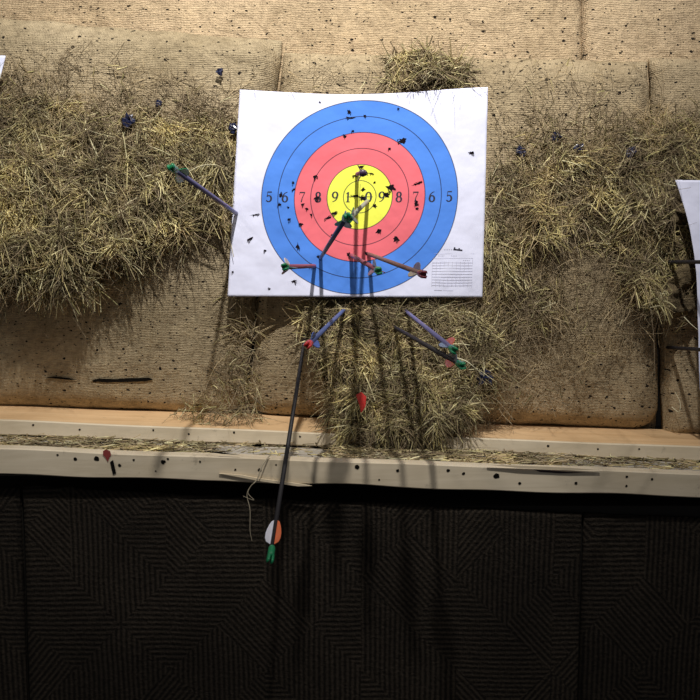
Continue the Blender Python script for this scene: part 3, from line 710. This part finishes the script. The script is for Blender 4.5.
# ------------------------------------------------------------------ arrows
def lathe(prof, n=14):
    V = []; Fc = []
    for z, r in prof:
        for k in range(n): t = k / n * 6.28318; V.append(Vector((r * math.cos(t), r * math.sin(t), z)))
    for i in range(len(prof) - 1):
        for k in range(n): k2 = (k + 1) % n; Fc.append((i * n + k, i * n + k2, (i + 1) * n + k2, (i + 1) * n + k))
    Fc.append(tuple(reversed(range(n)))); Fc.append(tuple((len(prof) - 1) * n + k for k in range(n)))
    return V, Fc
AL = .70; RS = .0036
def arrow_meshes():
    d = {}
    d['shaft'] = lathe([(0.012, .0010), (.03, RS), (AL - .022, RS)])
    # point ferrule
    d['point'] = lathe([(0, .0004), (.018, RS * .95), (.032, RS * 1.08), (.034, RS * 1.08)])
    # nock: collar, waist and two prongs
    V, Fc = lathe([(AL - .024, RS * 1.05), (AL - .020, RS * 1.42), (AL - .010, RS * 1.42), (AL - .006, RS * 1.25)])
    for sgn in (-1, 1):
        b0 = len(V)
        for z, w, x0, x1 in ((AL - .008, .0046, .0012, .0049), (AL + .001, .0044, .0017, .0049), (AL + .004, .0030, .0021, .0043)):
            V += [Vector((sgn * x0, -w, z)), Vector((sgn * x1, -w * .7, z)), Vector((sgn * x1, w * .7, z)), Vector((sgn * x0, w, z))]
        for i in range(2):
            for k in range(4):
                a = b0 + i * 4 + k; b = b0 + i * 4 + (k + 1) % 4; Fc.append((a, b, b + 4, a + 4))
        Fc.append((b0 + 8, b0 + 9, b0 + 10, b0 + 11)); Fc.append((b0 + 3, b0 + 2, b0 + 1, b0))
    d['nock'] = (V, Fc)
    # vane in the x-z plane
    prof = [(0, AL - .070), (.0035, AL - .067), (.0062, AL - .060), (.0085, AL - .052), (.0100, AL - .043), (.0098, AL - .034), (.007, AL - .028), (0, AL - .026)]
    prof = [(x + RS * .9, z) for x, z in prof]; n = len(prof); V = []
    for i, (x, z) in enumerate(prof): V.append(Vector((x, -.0005, z)))
    for i, (x, z) in enumerate(prof): V.append(Vector((x, .0005, z)))
    Fc = [tuple(range(n)), tuple(reversed(range(n, 2 * n)))] + [(k, n + k, n + (k + 1) % n, (k + 1) % n) for k in range(n)]
    d['vane'] = (V, Fc)
    return d
AM = arrow_meshes()
def arrow(E, T, label, shaft, nock, vanes, roll=0.0, group='arrows shot into the bales'):
    """E entry point, T nock end"""
    d = (T - E).normalized(); O = T - d * AL
    root = bpy.data.objects.new('arrow', None); C.objects.link(root)
    q = d.to_track_quat('Z', 'Y'); root.rotation_mode = 'QUATERNION'
    root.rotation_quaternion = q @ Matrix.Rotation(roll, 3, 'Z').to_quaternion(); root.location = O
    root.empty_display_size = .02
    tag(root, label, 'arrow', group)
    for nm, mt in (('shaft', SH[shaft]), ('point', PL['grey']), ('nock', PL[nock])):
        o = link(nm, mesh(nm, *AM[nm], mt), root)
        if nm == 'nock': o['label'] = nock.replace('_', ' ') + ' plastic nock'
    for k, c in enumerate(vanes):
        o = link('vane', mesh('vane', *AM['vane'], PL[c], smooth=False), root); o.rotation_euler = (0, 0, k * 2.0944)
        o['label'] = c.replace('_', ' ') + ' vane'
    return root
R_ = math.radians
arrow(P(236, 213, -.046), P(171, 167, -.50), 'violet arrow with green vanes in the big straw burst, tail up and left', 'violet', 'green', ('green', 'green', 'green'), R_(20))
arrow(P(367.5, 201, -.037), P(349, 219, -.50), 'pale arrow stuck near the bullseye, green tail low over the yellow', 'olive', 'green', ('green', 'teal', 'teal'), R_(75))
arrow(P(320.5, 258, -.04), P(347, 216, -.52), 'blue-shafted arrow stuck at the lower left of the red ring, tail up over the yellow', 'blue', 'green', ('green', 'teal', 'slate'), R_(200))
arrow(P(357, 174, -.037), P(363, 173, -.47), 'arrow seen end-on above the bullseye, dark nock pointing at the viewer', 'wine', 'purple', ('black', 'black', 'black'), R_(0))
arrow(P(351, 255, -.04), P(379, 271, -.52), 'arrow with a green nock and wine-red reflection coloured into the shaft, stuck low in the red ring', 'wine', 'green', ('grey', 'slate', 'dark_red'), R_(100))  # reflected red is painted into this shaft
arrow(P(368.5, 254, -.04), P(424, 274.5, -.54), 'arrow with a dark red nock and brown reflection coloured into the shaft, tail over the lower right of the sheet', 'brown', 'dark_red', ('grey', 'grey', 'slate'), R_(85))  # the shaft's base colour holds its brown reflection
arrow(P(314.5, 266, -.043), P(284.5, 267, -.50), 'short-looking red arrow with a white vane, lower left of the blue ring', 'wine', 'green', ('white', 'dark_red', 'teal'), R_(110))
arrow(P(343, 311, -.055), P(307.5, 345.5, -.50), 'blue arrow with a red nock, just below the target sheet', 'blue', 'red', ('blue', 'blue', 'slate'), R_(-40))
arrow(P(408, 313, -.055), P(454.5, 350.5, -.52), 'violet arrow below the target sheet, upper of the crossed pair', 'violet', 'green', ('orange', 'slate', 'teal'), R_(60))
arrow(P(394, 327, -.065), P(463, 366, -.52), 'dark arrow below the target sheet, lower of the crossed pair', 'carbon', 'green', ('slate', 'orange', 'teal'), R_(95))
arrow(P(304, 343, -.035), P(270, 560, -.475), 'dark arrow hanging down over the ledge, its white and orange vanes against black mat', 'carbon', 'green', ('white', 'orange', 'orange'), R_(150))
arrow(P(678, 262, -.06), P(812, 262, -.48), 'black arrow shaft lying across the right-edge sheet', 'carbon', 'red', ('red', 'white', 'white'), R_(30))
arrow(P(676, 348, -.01), P(790, 356, -.46), 'black arrow shaft running off the right edge below the tuft of straw', 'carbon', 'green', ('green', 'white', 'white'), R_(70))

# ------------------------------------------------------------------ small scraps
def scrap(px, py, y, r, label, mat, seed):
    V = []; Fc = []; c = P(px, py, y); n, m = 14, 9
    for j in range(m + 1):
        ph = math.pi * j / m
        for i in range(n):
            th = 6.28318 * i / n; d = Vector((math.sin(ph) * math.cos(th), math.sin(ph) * math.sin(th) * .6, math.cos(ph)))
            k = 1 + .9 * mnoise.noise(d * 2.3 + Vector((seed, 0, 0))) + .5 * mnoise.noise(d * 6 + Vector((0, seed, 0)))
            V.append(c + d * r * k)
    for j in range(m):
        for i in range(n): Fc.append((j * n + i, j * n + (i + 1) % n, (j + 1) * n + (i + 1) % n, (j + 1) * n + i))
    tag(obj('plastic_scrap', V, Fc, mat, smooth=False), label, 'scrap', 'dark plastic scraps caught in the straw')
s = N('navy_film'); s.b.inputs['Roughness'].default_value = .25; M['film'] = s.fin((.012, .016, .05), .28, .6)
for k, (x, y, d, r, lb) in enumerate([(128, 121, -.04, .011, 'crumpled dark plastic scrap in the upper part of the big left straw burst'), (158, 103, -.027, .006, 'small black plastic scrap on the burlap above the big left straw burst'),
        (485, 376, -.085, .013, 'crumpled navy plastic scrap at the right side of the lower straw mound'), (536, 208, -.045, .008, 'navy plastic scrap low in the right straw burst'),
        (521, 152, -.028, .009, 'purplish plastic scrap in the right straw burst nearest the target sheet'), (556, 136, -.028, .008, 'topmost plastic scrap in the right straw burst'),
        (579, 148, -.032, .008, 'plastic scrap in the middle of the right straw burst'), (631, 152, -.034, .009, 'plastic scrap in the right straw burst farthest from the target sheet'),
        (233, 128, -.03, .008, 'dark plastic scrap just left of the target sheet\'s top left corner'), (220, 72, -.025, .006, 'small black plastic scrap on bare burlap left of the target sheet')]):
    scrap(x, y, d, r, lb, M['film'], k * 3.1)

def strand(name, pts, r, mat, label, cat):
    """tapered round stalk through points"""
    V = []; Fc = []; n = 6; Q = []
    for i in range(len(pts) - 1):
        for k in range(6):
            t = k / 6; p0 = pts[max(0, i - 1)]; p1 = pts[i]; p2 = pts[i + 1]; p3 = pts[min(len(pts) - 1, i + 2)]
            Q.append(.5 * ((2 * p1) + (p2 - p0) * t + (2 * p0 - 5 * p1 + 4 * p2 - p3) * t * t + (3 * p1 - p0 - 3 * p2 + p3) * t ** 3))
    Q.append(pts[-1])
    for i, p in enumerate(Q):
        d = (Q[min(i + 1, len(Q) - 1)] - Q[max(0, i - 1)]).normalized(); a = d.cross(Vector((0, 1, .1))).normalized(); b = d.cross(a)
        rr = r * (1 - .6 * i / len(Q))
        for k in range(n): V.append(p + (a * math.cos(k / n * 6.283) + b * math.sin(k / n * 6.283)) * rr)
    for i in range(len(Q) - 1):
        for k in range(n): Fc.append((i * n + k, i * n + (k + 1) % n, (i + 1) * n + (k + 1) % n, (i + 1) * n + k))
    return tag(obj(name, V, Fc, mat), label, cat)
s = N('pale_stalk'); M['pale'] = s.fin((.72, .68, .48), .6)
s = N('grey_stalk'); M['stalk'] = s.fin((.42, .36, .26), .8)
strand('straw_stalk', [P(457, 358, -.13), P(466, 361, -.14), P(474, 367, -.14), P(483, 375, -.12)], .0011, M['pale'], 'pale curved straw stalk beside the crossed pair of arrows', 'straw')
dangle = strand('straw_stalk', [P(270, 455, -.262), P(262, 466, -.272), P(257, 480, -.276), P(251, 486, -.272), P(247, 495, -.268), P(250, 510, -.268), P(250, 530, -.266), P(252, 541, -.262)], .0012, M['stalk'], 'long grey stalk dangling from the ledge over the black mat', 'straw')
loop = strand('stalk_loop', [P(257, 479, -.274), P(248, 492, -.27), P(254, 500, -.27), P(243, 496, -.268)], .0007, M['stalk'], 'short kinked stalk caught on the long dangling one below the ledge', 'straw')
loop.parent = dangle; loop.location = loop.location - dangle.location; del loop['label']; del loop['category']
strand('straw_stalk', [P(684, 317, -.05), P(692, 325, -.06), P(702, 333, -.07)], .0010, M['pale'], 'thin pale stalk slanting down at the right edge', 'straw')
strand('straw_stalk', [P(672, 407, .0), P(679, 412, -.02), P(680, 402, -.02), P(675, 392, -.01)], .0010, M['pale'], 'curled pale stalk in the gap right of the middle bale', 'straw')
# broken red vane in the mound
V = [P(356, 395, -.155), P(361, 392, -.162), P(366, 397, -.16), P(365, 407, -.16), P(361, 413, -.155), P(359, 404, -.158)]
n = len(V); V2 = [v + Vector((0.0008, .0012, 0)) for v in V]
Fc = [tuple(range(n)), tuple(reversed(range(n, 2 * n)))] + [(k, n + k, n + (k + 1) % n, (k + 1) % n) for k in range(n)]
tag(obj('torn_vane', V + V2, Fc, PL['red'], smooth=False), 'torn red vane lodged in the middle of the lower straw mound', 'arrow vane')

# ------------------------------------------------------------------ light
def lamp(name, loc, power, r, color, aim, size=125, blend=.6):
    ld = bpy.data.lights.new(name, 'SPOT'); ld.energy = power; ld.shadow_soft_size = r; ld.color = color; ld.spot_size = math.radians(size); ld.spot_blend = blend
    o = bpy.data.objects.new(name, ld); C.objects.link(o); o.location = loc
    o.rotation_euler = (Vector(aim) - Vector(loc)).to_track_quat('-Z', 'Y').to_euler()
    return o
lamp('lane_lamp', (.05, -1.22, CZ + 1.55), 222, .026, (1.0, .97, .92), (-.05, 0, CZ + .60), 72, 1.0)
lamp('lane_lamp', (1.5, -1.3, CZ + 1.65), 30, .05, (1.0, .97, .95), (.9, 0, CZ + .3))
lamp('lane_lamp', (-1.6, -1.3, CZ + 1.65), 30, .05, (1.0, .93, .82), (-.9, 0, CZ + .4))
w = bpy.data.worlds.new('hall'); bpy.context.scene.world = w; w.use_nodes = True
bg = w.node_tree.nodes['Background']; bg.inputs[0].default_value = (.92, .94, 1.0, 1); bg.inputs[1].default_value = .10

cam = bpy.data.cameras.new('camera'); co = bpy.data.objects.new('camera', cam); C.objects.link(co)
co.location = (0, -CD, CZ); co.rotation_euler = (math.pi / 2 - PITCH, 0, 0)
cam.sensor_fit = 'HORIZONTAL'; cam.sensor_width = 36; cam.lens = 36 * F / 700; cam.clip_start = .02
sc = bpy.context.scene; sc.camera = co
sc.view_settings.view_transform = 'Standard'; sc.view_settings.look = 'None'; sc.view_settings.gamma = 1; sc.view_settings.exposure = 0; sc.view_settings.use_curve_mapping = False
